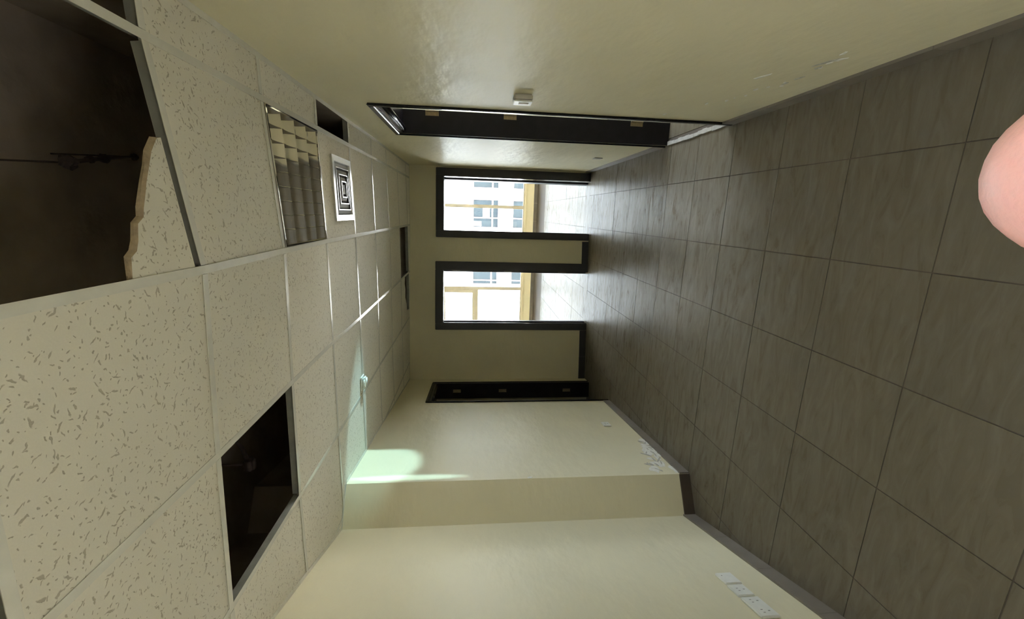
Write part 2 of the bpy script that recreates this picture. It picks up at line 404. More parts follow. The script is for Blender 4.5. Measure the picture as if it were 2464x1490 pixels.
# the rooms behind the doors
wall('wall_side_room_back', (0.752, 1.6, 0), (2.6, 1.6, 0), 0, ZS, 0.1)
wall('wall_side_room_right', (2.6, 1.6, 0), (2.6, 5.2, 0), 0, ZS, 0.1, [(1.55, 3.25, 0.85, 2.4)])
wall('wall_side_room_front', (2.6, 5.2, 0), (0.752, 5.2, 0), 0, ZS, 0.1)
# left room
lb = PA + LU * 0.9 - Vector((LU.y, -LU.x, 0)) * 0.2
LO = -Vector((LU.y, -LU.x, 0))           # outwards from the left wall
p1 = PA + LU * 1.2 + LO * 0.2; p2 = PA + LU * 2.72 + LO * 0.2
q1 = p1 + LO * 1.6; q2 = p2 + LO * 1.6
wall('wall_left_room_near', q1, p1, 0, ZS, 0.05)
wall('wall_left_room_far', p2, q2, 0, ZS, 0.05)
wall('wall_left_room_left', q2, q1, 0, ZS, 0.05)
# room with the windows
FY0, FY1, FXL, FXR, FZ = 5.0, 10.5, -4.1, 2.45, 2.75
WZ0, WZ1 = 0.30, 2.42
wall('wall_window_right', (FXR, 5.3, 0), (FXR, FY1, 0), 0, ZS, 0.1, m='wall2')
wall('wall_window', (FXR, FY1, 0), (FXL, FY1, 0), 0, ZS, 0.14, [(FXR - 2.3, FXR + 3.95, WZ0, WZ1)], m='wall2')
wall('wall_window_left', (FXL, FY1, 0), (FXL, 5.30, 0), 0, ZS, 0.1, m='wall2')
wall('wall_window_back_right', (0.76, 5.93, 0), (FXR, 5.93, 0), 0, ZS, 0.1)
_a = PL - FN * 0.18 - FT * 0.0
wall('wall_window_back_left', (FXL, 5.50, 0), (_a.x, _a.y, 0), 0, ZS, 0.1)

# ---- slab over everything
ADDED_WELL = (-0.55, -1.35, 0.30, -0.22)     # invented roof opening behind the camera, added to light ceiling and fingertip
bm = bmesh.new(); zt_ = ZS + 0.15
box(bm, (-4.6, -4.2, ZS), (2.9, ADDED_WELL[1], zt_)); box(bm, (-4.6, ADDED_WELL[3], ZS), (2.9, 10.9, zt_))
box(bm, (-4.6, ADDED_WELL[1], ZS), (ADDED_WELL[0], ADDED_WELL[3], zt_)); box(bm, (ADDED_WELL[2], ADDED_WELL[1], ZS), (2.9, ADDED_WELL[3], zt_))
struct(link_mesh('ceiling_slab', bm, M['slab']))
bm = bmesh.new(); box(bm, (-4.6, -0.18, ZS + 0.15), (2.9, 10.66, 95)); struct(link_mesh('wall_sun_blocker', bm, M['facade']))  # unseen block above the slab, added to block the sun
bm = bmesh.new(); a_, b_, c_, d_ = ADDED_WELL
box(bm, (a_-.03, b_-.03, 2.41), (a_, d_+.03, ZS)); box(bm, (c_, b_-.03, 2.41), (c_+.03, d_+.03, ZS)); box(bm, (a_, b_-.03, 2.41), (c_, b_, ZS)); box(bm, (a_, d_, 2.41), (c_, d_+.03, ZS))
struct(link_mesh('wall_added_well', bm, M['facade']))  # added liner, keeps light from the invented well out of the plenum
bm = bmesh.new(); prism(bm, [(FXL, 5.55), (_a.x, _a.y), (0.76, 5.99), (FXR, 5.95), (FXR, FY1), (FXL, FY1)], FZ, FZ + 0.05)
struct(link_mesh('ceiling_window_room', bm, M['facade']))

# ------------------------------------------------------------------ floor
flo = struct(empty('floor'))
bm = bmesh.new(); box(bm, (-4.3, -3.9, -0.12), (2.75, 10.8, -0.003)); link_mesh('floor_bed', bm, M['grout'], flo)
FX0, FYY, TA = 0.268, 3.837, 0.4243
FAR = [(FXL, 5.56), (_a.x - 0.02, _a.y), (XR + 0.02, 5.975), (FXR, 5.95), (FXR, FY1), (FXL, FY1)]
ncount = 0
gap = 0.0022
for i in range(-6, 11):
    for j in range(-12, 17):
        x1 = FX0 - TA * i; x0 = x1 - TA; y1 = FYY - TA * (j - 1); y0 = y1 - TA
        for poly, kind in ((ROOM, 0), (FAR, 1)):
            if kind == 0 and (x0 > XR or x1 < -2.3 or y1 < 0.35): continue
            if kind == 1 and (x1 < -3.3 or x0 > 1.45): continue
            c = clip(poly, (x0 + gap, y0 + gap, x1 - gap, y1 - gap))
            if len(c) < 3: continue
            if area(c) < 0: c = c[::-1]
            if area(c) < 0.0015: continue
            bm = bmesh.new(); dz = random.uniform(-0.0006, 0.0006)
            prism(bm, c, -0.003, dz)
            o = link_mesh('floor_tile', bm, M['floor'], flo, loc=((x0+x1)/2, (y0+y1)/2, 0)); ncount += 1
# the unseen stretch behind the camera, and the door sills
bm = bmesh.new(); prism(bm, clip(ROOM[::1], (-3, YB, 1, FYY - TA * 9)), -0.006, 0.0); link_mesh('floor_rear', bm, M['rearfloor'], flo)
bm = bmesh.new(); box(bm, (XR + 0.05, 1.6, -0.006), (2.6, 5.2, 0.0)); link_mesh('floor_side_room', bm, M['floor'], flo)
for (s0, s1, _, _) in far_open:
    bm = bmesh.new(); obox(bm, FR, FT, -FN, Vector((0, 0, 1)), (s0, 0.0, -0.005), (s1, 0.18, 0.0)); link_mesh('door_sill', bm, M['floor'], flo)
bm = bmesh.new(); obox(bm, PA, LU, LO, Vector((0, 0, 1)), (1.2, 0, -0.005), (2.72, 1.8, 0.0)); link_mesh('floor_left_room', bm, M['floor'], flo)

# ------------------------------------------------------------------ skirtings
def skirting(name, a, b, m='skirt', h=0.085, t=0.012, spans=None):
    a = Vector(a); b = Vector(b); L = (b - a).length; U = (b - a).normalized(); V = -U.cross(Vector((0, 0, 1)))
    root = struct(empty(name, a))
    for (s0, s1) in (spans or [(0, L)]):
        n = max(1, int(round((s1 - s0) / TA)))
        for k in range(n):
            bm = bmesh.new(); d = (s1 - s0) / n
            obox(bm, a, U, V, Vector((0, 0, 1)), (s0 + k * d + 0.001, 0, 0.001), (s0 + (k + 1) * d - 0.001, t, h + random.uniform(-.001, .001)))
            link_mesh('skirting_tile', bm, M[m], root)
    return root
skirting('baseboard_right', (XR, YB, 0), (XR, 5.79, 0), h=0.075, spans=[(YB * -1 + 0.2, RD0 - YB - 0.03), (RD1 - YB + 0.03, 5.775 - YB)])
skirting('baseboard_far', FR, PL, m='frame', h=0.088, t=0.014, spans=[(0.94, 1.245), (2.165, 2.90)])
skirting('baseboard_left', PL, PA, h=0.07, spans=[(LL - 1.77, LL)])
skirting('baseboard_pillar', PA, PB, h=0.075, m='skirtbrown')
skirting('baseboard_near_left', PB, PC, h=0.085)
skirting('baseboard_window', (FXR, FY1, 0), (FXL, FY1, 0), h=0.085)

# ------------------------------------------------------------------ door frames
def part(name, bm, m, parent, smooth=False):
    o = link_mesh(name, bm, m, parent, smooth=smooth)
    return o
def far_frame(n, s0, s1, h, e0, e1, top):
    """architrave and lining of one far opening; s along the far wall"""
    r = struct(empty('door_%d' % n, FR + FT * ((s0 + s1) / 2)))
    Z = Vector((0, 0, 1))
    for (a0, a1, nm) in ((e0, s0 + 0.004, 'architrave'), (s1 - 0.004, e1, 'architrave')):
        bm = bmesh.new(); obox(bm, FR, FT, FN, Z, (a0, 0.0005, 0.001), (a1, 0.022, top)); bmesh.ops.bevel(bm, geom=bm.edges[:], offset=0.005, segments=2, affect='EDGES'); part(nm, bm, M['frame'], r)
    bm = bmesh.new(); obox(bm, FR, FT, FN, Z, (s0 + 0.004, 0.0005, h - 0.004), (s1 - 0.004, 0.022, top)); part('architrave_head', bm, M['frame'], r)
    for (a0, a1) in ((s0, s0 + 0.012), (s1 - 0.012, s1)):
        bm = bmesh.new(); obox(bm, FR, FT, FN, Z, (a0, -0.181, 0.001), (a1, 0.012, h)); part('jamb', bm, M['framegloss'], r)
    bm = bmesh.new(); obox(bm, FR, FT, FN, Z, (s0 + 0.012, -0.181, h - 0.012), (s1 - 0.012, 0.012, h)); part('jamb_head', bm, M['frame'], r)
    for (a0, a1) in ((s0 + 0.012, s0 + 0.027), (s1 - 0.027, s1 - 0.012)):
        bm = bmesh.new(); obox(bm, FR, FT, FN, Z, (a0, -0.181, 0.001), (a1, -0.10, h - 0.012)); part('door_stop', bm, M['frame'], r)
    return r
far_frame(1, 0.122, 0.846, 1.975, 0.024, 0.925, 2.066)
d2 = far_frame(2, 1.348, 2.074, 1.978, 1.242, 2.16, 2.072)
for z in (0.30, 1.05, 1.75):
    bm = bmesh.new(); obox(bm, FR, FT, FN, Vector((0, 0, 1)), (1.358, -0.06, z), (1.3635, -0.01, z + 0.10)); part('hinge', bm, M['brass'], d2)

def bead(bm, p, q, r, n=10):
    tube(bm, [p, q], r, n)
def wall_frame(n, O, U, V, s0, s1, h, depth, arch=0.045, hinges=(), hinge_at=0.14):
    """door lining in a side wall: O wall point, U along (away from camera), V outwards through the wall"""
    Z = Vector((0, 0, 1))
    r = struct(empty('door_%d' % n, O + U * ((s0 + s1) / 2)))
    # far jamb faces the camera, near jamb, head
    bm = bmesh.new(); obox(bm, O, U, V, Z, (s1 - 0.03, 0.0, 0.001), (s1 - 0.001, depth, h)); part('jamb', bm, M['jambwood'], r)
    bm = bmesh.new(); obox(bm, O, U, V, Z, (s0 + 0.001, 0.0, 0.001), (s0 + 0.03, depth, h)); part('jamb', bm, M['jambwood'], r)
    bm = bmesh.new(); obox(bm, O, U, V, Z, (s0 + 0.03, 0.0, h - 0.03), (s1 - 0.03, depth, h)); part('jamb_head', bm, M['darkwood'], r)
    # rounded architrave mouldings
    for (a, b) in ((s0, s0 - arch), (s1, s1 + arch * 0.35)):
        bm = bmesh.new(); a0, a1 = min(a, b), max(a, b)
        obox(bm, O, U, V, Z, (a0, -0.014, 0.001), (a1, -0.0005, h + arch)); bmesh.ops.bevel(bm, geom=bm.edges[:], offset=0.006, segments=3, affect='EDGES')
        part('architrave', bm, M['darkwood'], r)
    bm = bmesh.new(); obox(bm, O, U, V, Z, (s0, -0.014, h - 0.002), (s1, -0.0005, h + arch)); bmesh.ops.bevel(bm, geom=bm.edges[:], offset=0.006, segments=3, affect='EDGES'); part('architrave_head', bm, M['darkwood'], r)
    # half-round stop bead round the inner edge
    bm = bmesh.new(); bead(bm, O + U * (s0 + 0.022) + V * 0.012, O + U * (s0 + 0.022) + V * 0.012 + Z * (h - 0.02), 0.013); part('bead', bm, M['darkwood'], r, True)
    bm = bmesh.new(); bead(bm, O + U * (s0 + 0.02) + V * 0.03 + Z * (h - 0.034), O + U * (s1 - 0.02) + V * 0.03 + Z * (h - 0.034), 0.020, 14); part('bead', bm, M['darkwood'], r, True)
    for z in hinges:
        bm = bmesh.new(); obox(bm, O, U, V, Z, (s1 - 0.034, hinge_at - 0.016, z - 0.05), (s1 - 0.03, hinge_at + 0.016, z + 0.05))
        hg = part('hinge', bm, M['brass'], r)
        bm = bmesh.new(); c = O + U * (s1 - 0.038) + V * (hinge_at + 0.018)
        tube(bm, [c + Z * (z - 0.05), c + Z * (z + 0.05)], 0.006, 8)
        link_mesh('hinge_pin', bm, M['brass'], hg)
    return r
OR = Vector((XR, 0, 0)); UY = Vector((0, 1, 0)); VX = Vector((1, 0, 0))
wall_frame(3, OR, UY, VX, RD0, RD1, RDH, 0.17, arch=0.036, hinges=(1.90, 1.30, 0.28), hinge_at=0.146)
wall_frame(4, PA, LU, LO, 1.81, 2.64, LDH, 0.2, arch=0.03, hinges=(1.77, 1.17, 0.31), hinge_at=0.095)
# cement threshold left rough in the side doorway
bm = bmesh.new(); n = 14
for k in range(n):
    y0 = RD0 + 0.02 + (RD1 - RD0 - 0.06) * k / n; y1 = RD0 + 0.02 + (RD1 - RD0 - 0.06) * (k + 1) / n
    obox(bm, OR, UY, VX, Vector((0, 0, 1)), (y0, -0.006 + random.uniform(-.004, .004), 0.0005), (y1, 0.022 + random.uniform(-.005, .005), 0.012 + random.uniform(-.002, .002)))
struct(link_mesh('trim_1', bm, M['cement']), 'rough grey cement strip along the side doorway sill')

# ------------------------------------------------------------------ hung ceiling
LX = lambda i: 0.4158 - 0.6 * i
CY = lambda k: 0.6717 + 0.6 * k
NZ = {(0,0):2.424,(1,0):2.362,(2,0):2.387,(3,0):2.417,(0,1):2.424,(1,1):2.353,(2,1):2.389,(3,1):2.417,(0,2):2.419,(1,2):2.384,(2,2):2.402,(3,2):2.417,
      (0,3):2.418,(1,3):2.406,(2,3):2.410,(3,3):2.415,(0,4):2.419,(1,4):2.406,(2,4):2.405,(3,4):2.413,(0,5):2.410,(1,5):2.403,(2,5):2.405,(3,5):2.416,
      (1,6):2.402,(2,6):2.402,(3,6):2.413,(0,6):2.410}
def nz(i, k):
    if (i, k) in NZ: return NZ[(i, k)]
    ii = min(max(i, 0), 3)
    if k > 6: return 2.404 if ii in (1, 2) else 2.411
    if k < 0: return nz(ii, 0)
    return NZ.get((ii, k), 2.41)
def zc(x, y):
    fi = (0.4158 - x) / 0.6; fk = (y - 0.6717) / 0.6
    i = math.floor(fi); k = math.floor(fk); u = fi - i; v = fk - k
    return (nz(i,k)*(1-u) + nz(i+1,k)*u)*(1-v) + (nz(i,k+1)*(1-u) + nz(i+1,k+1)*u)*v
cei = struct(empty('ceiling'))
VOID = {(0,0),(0,-1),(-1,0),(-1,-1),(1,-1),(2,1),(-1,3),(1,7)}     # (column left of L_i, row C_k)
FIX = (0, 2)
def add_tile(i, k, poly=None, name='ceiling_tile'):
    x1, x0 = LX(i), LX(i + 1); y0, y1 = CY(k), CY(k + 1)
    g = 0.004
    c = poly or clip(ROOM, (x0 + g, y0 + g, x1 - g, y1 - g))
    if len(c) < 3 or abs(area(c)) < 0.0008: return
    if area(c) < 0: c = c[::-1]
    bm = bmesh.new(); dz = random.uniform(0.0012, 0.0022)
    prism(bm, c, dz, dz + 0.014, zf=zc)
    link_mesh(name, bm, M['ctile'], cei, loc=((x0+x1)/2, (y0+y1)/2, 2.41))
for i in range(-1, 5):
    for k in range(-1, 9):
        if (i, k) in VOID or (i, k) == FIX: continue
        if (i, k) == (2, 7):      # tile with a broken-out corner near the far wall
            x1, x0 = LX(2), LX(3); y0, y1 = CY(7), CY(8)
            add_tile(2, 7, [(x0+.004, y0+.004), (x1-.004, y0+.004), (x1-.004, y0+.30), (x1-.10, y0+.27), (x1-.17, y0+.33), (x1-.27, y0+.30), (x1-.37, y0+.40), (x1-.47, y0+.42), (x1-.49, y1-.004), (x0+.004, y1-.004)])
            continue
        add_tile(i, k)
bm = bmesh.new()
for rc in ((-3, YB, 1, ADDED_WELL[1]), (-3, ADDED_WELL[1], ADDED_WELL[0], ADDED_WELL[3]), (ADDED_WELL[2], ADDED_WELL[1], 1, ADDED_WELL[3]), (-3, ADDED_WELL[3], 1, CY(-1))):
    prism(bm, clip(ROOM, rc), 2.41, 2.425)
link_mesh('ceiling_rear', bm, M['ctile'], cei)
def tee(bm, p, q, w=0.024, h=0.034):
    p = Vector(p); q = Vector(q); d = q - p; U = d.normalized(); V = Vector((0, 0, 1)).cross(U).normalized(); W = U.cross(V)
    obox(bm, p, U, V, W, (0, -w/2, -0.0012), (d.length, w/2, 0.0004))
    obox(bm, p, U, V, W, (0, -0.0012, 0.0004), (d.length, 0.0012, h), 1)
def inside(x, y):
    n = len(ROOM); r = False
    for a in range(n):
        (ax, ay), (bx, by) = ROOM[a], ROOM[(a+1) % n]
        if (ay > y) != (by > y) and x < (bx-ax)*(y-ay)/(by-ay)+ax: r = not r
    return r
for i in range(0, 5):                          # main runners along the corridor
    bm = bmesh.new(); any_ = False
    for k in range(-1, 9):
        for h in range(6):
            a = k + h/6; b = k + (h+1)/6
            ya, yb = CY(a), CY(b)
            if inside(LX(i), (ya+yb)/2):
                tee(bm, (LX(i), ya, zc(LX(i), ya)), (LX(i), yb + 0.001, zc(LX(i), yb))); any_ = True
    if any_: link_mesh('main_runner', bm, [M['tee'], M['galv']], cei)
    else: bm.free()
for k in range(0, 9):
    for i in range(-1, 5):
        xa, xb = LX(i) - 0.0122, LX(i+1) + 0.0122
        c = clip(ROOM, (xb, CY(k)-.001, xa, CY(k)+.001))
        if len(c) < 3: continue
        xl = min(p[0] for p in c) + 0.001; xh = max(p[0] for p in c) - 0.001
        if xh - xl < 0.03: continue
        bm = bmesh.new(); dz = -0.0003
        tee(bm, (xl, CY(k), zc(xl, CY(k)) + dz), (xh, CY(k), zc(xh, CY(k)) + dz)); link_mesh('cross_tee', bm, [M['tee'], M['galv']], cei)
# wall angles
def angle(name, a, b):
    a = Vector(a); b = Vector(b); U = (b-a).normalized(); V = -U.cross(Vector((0,0,1))); n = max(2, int((b-a).length / 0.15)); bm = bmesh.new()
    L = (b-a).length
    for k in range(n):
        p = a + U*(L*k/n); q = a + U*(L*(k+1)/n)
        z0 = min(zc(p.x, p.y), zc(q.x, q.y)) - 0.0012
        P = Vector((p.x, p.y, zc(p.x,p.y)-0.0015)); Q = Vector((q.x, q.y, zc(q.x,q.y)-0.0015)); UU = (Q-P).normalized(); l = (Q-P).length
        obox(bm, P, UU, V, UU.cross(V) if UU.cross(V).z > 0 else -UU.cross(V), (0, 0.0005, 0), (l, 0.022, 0.0014))
        obox(bm, P, UU, V, UU.cross(V) if UU.cross(V).z > 0 else -UU.cross(V), (0, 0.0005, 0.0014), (l, 0.002, 0.022))
    return struct(link_mesh(name, bm, M['tee']))
angle('trim_2', (XR, 0.2, 0), (XR, 5.78, 0))
angle('trim_3', FR, PL)
angle('trim_4', PL, PA)
angle('trim_5', PA, PB)
angle('trim_6', PB, PC)

# broken piece of tile left lying in the open bay
bt = empty('broken_ceiling_tile', (0.0, 1.15, 2.40))
tag(bt, 'broken wedge of ceiling tile lying at the edge of the largest open bay', 'ceiling tile')
edge = [(0.166, 1.238), (0.162, 1.222), (0.125, 1.190), (0.087, 1.168), (0.05, 1.146), (0.018, 1.130), (-0.014, 1.113), (-0.035, 1.105), (-0.05, 1.082), (-0.09, 1.068), (-0.112, 1.056), (-0.125, 1.035), (-0.176, 1.02)]
poly = edge + [(-0.1755, 1.238)]
if area(poly) < 0: poly = poly[::-1]
zt = lambda x, y: zc(x, y) - 0.002
bm = bmesh.new(); n = len(poly)
inner = []
for (x, y) in poly:
    inner.append((x, y))
lo = [bm.verts.new((x, y, zt(x, y) + 0.003)) for x, y in poly]
def outp(p, d):
    x, y = p
    return (x, y) if (y > 1.23 or x < -0.1754) else (x + 0.002*d, y - 0.006*d*random.uniform(.6, 1.2))
mid = [outp(p, 0.9) for p in poly]; top = [outp(p, 1.1) for p in poly]
md = [bm.verts.new((x, y, zt(x, y) + 0.009)) for x, y in mid]
hi = [bm.verts.new((x, y, zt(x, y) + 0.016)) for x, y in top]
bm.faces.new(lo[::-1])
bm.faces.new(hi)
for A_, B_ in ((lo, md), (md, hi)):
    for k in range(n):
        f = bm.faces.new((A_[k], A_[(k+1) % n], B_[(k+1) % n], B_[k])); f.material_index = 1
link_mesh('tile_face', bm, [M['ctile'], M['core']], bt)

# ------------------------------------------------------------------ light fixture with mirror louvre
def child(name, bm, m, root, smooth=False):
    return link_mesh(name, bm, m, root, smooth=smooth)
fx = empty('louvre_light', ((LX(0)+LX(1))/2, (CY(2)+CY(3))/2, 2.405))
tag(fx, 'square ceiling light with mirrored parabolic louvre beside the open bay', 'ceiling light')
X0, X1, Y0, Y1 = LX(1)+0.0145, LX(0)-0.0145, CY(2)+0.0145, CY(3)-0.0145
def warp(bm):
    for v in bm.verts: v.co.z += zc(v.co.x, v.co.y)
bm = bmesh.new(); fwid = 0.008
box(bm, (X0, Y0, -0.006), (X1, Y0+fwid, 0.05)); box(bm, (X0, Y1-fwid, -0.006), (X1, Y1, 0.05))
box(bm, (X0, Y0+fwid, -0.006), (X0+fwid, Y1-fwid, 0.05)); box(bm, (X1-fwid, Y0+fwid, -0.006), (X1, Y1-fwid, 0.05)); warp(bm)
child('frame', bm, M['chrome'], fx)
bm = bmesh.new(); box(bm, (X0, Y0, 0.0555), (X1, Y1, 0.10)); warp(bm); child('housing', bm, M['alu'], fx)
nt_ = 4; tw = (Y1 - Y0 - 2*fwid) / nt_; NB = 8
for t in range(nt_):
    ya = Y0 + fwid + t*tw
    bm = bmesh.new(); prof = []
    for q in range(13):
        u = q/12*2 - 1
        prof.append((ya + tw*(u+1)/2, 0.050*(1 - abs(u)**2.0) + 0.001))
    xs = [X0+fwid, X1-fwid]
    rows = [[bm.verts.new((x, y, z)) for (y, z) in prof] for x in xs]
    for q in range(12): bm.faces.new((rows[0][q], rows[0][q+1], rows[1][q+1], rows[1][q]))
    warp(bm); child('reflector', bm, M['chrome'], fx, True)
    for b_ in range(NB):
        xc = X0 + fwid + (X1-X0-2*fwid)*(b_+1)/(NB+1)
        bm = bmesh.new(); lo_, hi_ = [], []
        ringA, ringB, ringC = [], [], []
        for q in range(9):
            u = q/8*2-1; y = ya + tw*(u+1)/2
            zt_ = 0.050*(1 - u*u) + 0.001; zb = -0.001 + 0.008*(1 - u*u)
            ringA.append(bm.verts.new((xc, y, min(zb, zt_)))); ringB.append(bm.verts.new((xc-0.006*(0.3+0.7*(1-u*u)), y, zt_))); ringC.append(bm.verts.new((xc+0.006*(0.3+0.7*(1-u*u)), y, zt_)))
        for q in range(8):
            bm.faces.new((ringA[q], ringA[q+1], ringB[q+1], ringB[q])); bm.faces.new((ringC[q], ringC[q+1], ringA[q+1], ringA[q]))
        warp(bm); child('louvre_blade', bm, M['chrome'], fx)

# ------------------------------------------------------------------ square air diffuser
vx, vy = (0.302 - 0.068)/2, 2.845
vt = empty('air_diffuser', (vx, vy, zc(vx, vy)))
tag(vt, 'square aluminium air diffuser with nested rings in a ceiling tile', 'air vent')
def ring(bm, h0, z0, h1, z1, t=0.0):
    a = [bm.verts.new((vx+sx*h0, vy+sy*h0, z0)) for sx, sy in ((-1,-1),(1,-1),(1,1),(-1,1))]
    b = [bm.verts.new((vx+sx*h1, vy+sy*h1, z1)) for sx, sy in ((-1,-1),(1,-1),(1,1),(-1,1))]
    for k in range(4): bm.faces.new((a[k], a[(k+1)%4], b[(k+1)%4], b[k]))
HV = 0.192
bm = bmesh.new(); ring(bm, HV, 0.0005, HV, -0.010); ring(bm, HV, -0.010, HV-0.034, -0.011); ring(bm, HV-0.034, -0.011, HV-0.040, 0.0); warp(bm); child('flange', bm, M['alu'], vt)
bm = bmesh.new(); ring(bm, HV-0.0345, -0.004, HV-0.0345, 0.0004); box(bm, (vx-HV+0.036, vy-HV+0.036, -0.0005), (vx+HV-0.036, vy+HV-0.036, 0.0008)); warp(bm); child('duct', bm, M['duct'], vt)
def rim(bm, h, z, t=0.0055, dz=0.004):
    for sx0, sy0, sx1, sy1 in ((-h, -h, h, -h+t), (-h, h-t, h, h), (-h, -h+t, -h+t, h-t), (h-t, -h+t, h, h-t)):
        box(bm, (vx+sx0, vy+sy0, z), (vx+sx1, vy+sy1, z+dz))
for hh, zz in ((0.128, -0.010), (0.090, -0.012), (0.050, -0.014)):
    bm = bmesh.new()
    ring(bm, hh-0.001, zz+0.003, hh+0.022, -0.0008); ring(bm, hh+0.022, -0.0008, hh+0.001, zz+0.004)
    for f in bm.faces: f.material_index = 1
    rim(bm, hh, zz)
    warp(bm); child('vane', bm, [M['alu'], M['vane']], vt)
bm = bmesh.new(); box(bm, (vx-.028, vy-.028, -0.0095), (vx+.028, vy+.028, -0.0075)); warp(bm); child('core', bm, M['vane'], vt)

# ------------------------------------------------------------------ ceiling sensor
sx_, sy_ = -1.285, 3.045
se = empty('motion_sensor', (sx_, sy_, zc(sx_, sy_)))
tag(se, 'small white motion sensor hanging under the ceiling grid near the left wall', 'sensor')
bm = bmesh.new(); box(bm, (sx_-.055, sy_-.04, -0.010), (sx_+.055, sy_+.04, -0.0018)); bmesh.ops.bevel(bm, geom=bm.edges[:], offset=0.003, segments=2, affect='EDGES'); warp(bm); child('base', bm, M['plastic'], se)
bm = bmesh.new(); box(bm, (sx_-.045, sy_-.032, -0.038), (sx_+.045, sy_+.032, -0.010)); bmesh.ops.bevel(bm, geom=[e for e in bm.edges], offset=0.010, segments=4, affect='EDGES'); warp(bm); child('housing', bm, M['plastic'], se, True)
bm = bmesh.new(); ball(bm, (sx_+0.004, sy_+0.028, -0.026), (0.024, 0.010, 0.011), seg=14); warp(bm); child('lens', bm, M['plastic'], se, True)
for dx in (-.02, .0, .02):
    bm = bmesh.new(); ball(bm, (sx_+dx+.004, sy_-0.033, -0.030), 0.0025, seg=8); warp(bm); child('indicator', bm, M['chrome'], se, True)

# ------------------------------------------------------------------ things in the plenum
hg = empty('pipe_hanger', (0.12, 1.42, ZS))
tag(hg, 'rusty pipe hanger seen up in the largest open ceiling bay', 'hanger')
bm = bmesh.new(); tube(bm, [(0.15, 1.62, 2.74), (0.13, 1.47, 2.715), (0.10, 1.31, 2.69)], [0.004, 0.006, 0.006], 8); child('rod', bm, M['rust'], hg)
for p, r in (((0.10, 1.31, 2.69), 0.020), ((0.118, 1.40, 2.705), 0.011), ((0.128, 1.46, 2.714), 0.014), ((0.15, 1.62, 2.74), 0.011)):
    bm = bmesh.new(); ball(bm, p, (r, r*1.1, r), seg=10)
    for v in bm.verts: v.co += Vector((random.uniform(-1,1), random.uniform(-1,1), random.uniform(-1,1))) * r * 0.18
    child('clamp', bm, M['rust'], hg)
for p in ((0.15, 1.62, 2.74), (0.10, 1.31, 2.69)):
    bm = bmesh.new(); tube(bm, [p, (p[0], p[1], ZS)], 0.003, 6); child('suspension_wire', bm, M['rust'], hg)
jb = empty('junction_box', (-1.27, 1.98, ZS))
tag(jb, 'dark junction box hanging above the open bay nearest the left wall', 'junction box')
bm = bmesh.new(); box(bm, (-1.305, 1.95, 2.665), (-1.235, 2.0, 2.715)); bmesh.ops.bevel(bm, geom=bm.edges[:], offset=0.012, segments=3, affect='EDGES'); child('box', bm, M['rust'], jb, True)
bm = bmesh.new(); tube(bm, [(-1.27, 1.975, 2.715), (-1.275, 1.98, 2.82), (-1.26, 1.98, ZS)], 0.006, 8); child('cable', bm, M['rust'], jb, True)
bm = bmesh.new(); tube(bm, [(-1.24, 1.975, 2.70), (-1.17, 1.97, 2.715), (-1.13, 1.955, 2.73)], [0.012, 0.009, 0.006], 8); child('conduit_stub', bm, M['rust'], jb, True)

# ------------------------------------------------------------------ wall plates
def plate(root, O, U, V, w, h, t, m, holes=(), rocker=None):
    Z = Vector((0, 0, 1))
    bm = bmesh.new(); obox(bm, O, U, V, Z, (-w/2, 0.0005, -h/2), (w/2, t, h/2)); bmesh.ops.bevel(bm, geom=[e for e in bm.edges], offset=min(0.003, t*.3), segments=2, affect='EDGES'); child('plate', bm, m, root)
    for (hx, hz, hw, hh) in holes:
        bm = bmesh.new(); obox(bm, O, U, V, Z, (hx-hw/2, t-0.0006, hz-hh/2), (hx+hw/2, t+0.0006, hz+hh/2)); child('socket_hole', bm, M['holegrey'], root)
    if rocker:
        hx, hz, hw, hh = rocker
        bm = bmesh.new(); obox(bm, O, U, V, Z, (hx-hw/2, t-0.0005, hz-hh/2), (hx+hw/2, t+0.004, hz+hh/2)); bmesh.ops.bevel(bm, geom=[e for e in bm.edges], offset=0.0015, segments=2, affect='EDGES'); child('switch_rocker', bm, M['plasticgrey'], root)
O = Vector((XR, 2.277, 1.337)); sw = empty('light_switch', O)
tag(sw, 'raised light switch box on the right wall beside the side door', 'switch')
bm = bmesh.new(); obox(bm, O, UY, -VX, Vector((0,0,1)), (-.040, .0005, -.047), (.040, .030, .047)); bmesh.ops.bevel(bm, geom=bm.edges[:], offset=0.006, segments=3, affect='EDGES'); child('back_box', bm, M['plasticgrey'], sw)
plate(sw, O - VX*0.030, UY, -VX, 0.084, 0.092, 0.007, M['plastic'], (), (0, -0.004, 0.026, 0.050))
O = Vector((XR, 4.418, 0.311)); so = empty('wall_socket', O)
tag(so, 'small grey socket low on the right wall beyond the side door', 'socket')
plate(so, O, UY, -VX, 0.085, 0.085, 0.009, M['plasticgrey'], [(-.011, .008, .006, .012), (.011, .008, .006, .012), (0, -.014, .007, .012)])
LI = -LO
O = PA + LU*1.02 + Vector((0, 0, 0.285)); so = empty('wall_socket', O)
tag(so, 'pale socket low on the left wall between corner and left door', 'socket')
plate(so, O, -LU, LI, 0.10, 0.075, 0.010, M['plastic'], [(-.011, .008, .006, .012), (.011, .008, .006, .012), (0, -.014, .007, .012)])
NU = (PC - PB).normalized(); NI = Vector((0,0,1)).cross(NU)   # into the room?
if NI.dot(-PB) < 0: NI = -NI
three = lambda c: [(c-.010, .012, .004, .009), (c+.010, .012, .004, .009), (c, -.016, .005, .009)]
O = PB + NU*0.845 + Vector((0,0,0.293)); so = empty('wall_socket', O)
tag(so, 'blank single plate, farthest of the three on the near left wall', 'wall plate', 'plates in a row on the near left wall')
plate(so, O, NU, NI, 0.098, 0.083, 0.013, M['plastic'], [(-0.02, .022, .005, .006)])
O = PB + NU*0.953 + Vector((0,0,0.300)); so = empty('wall_socket', O)
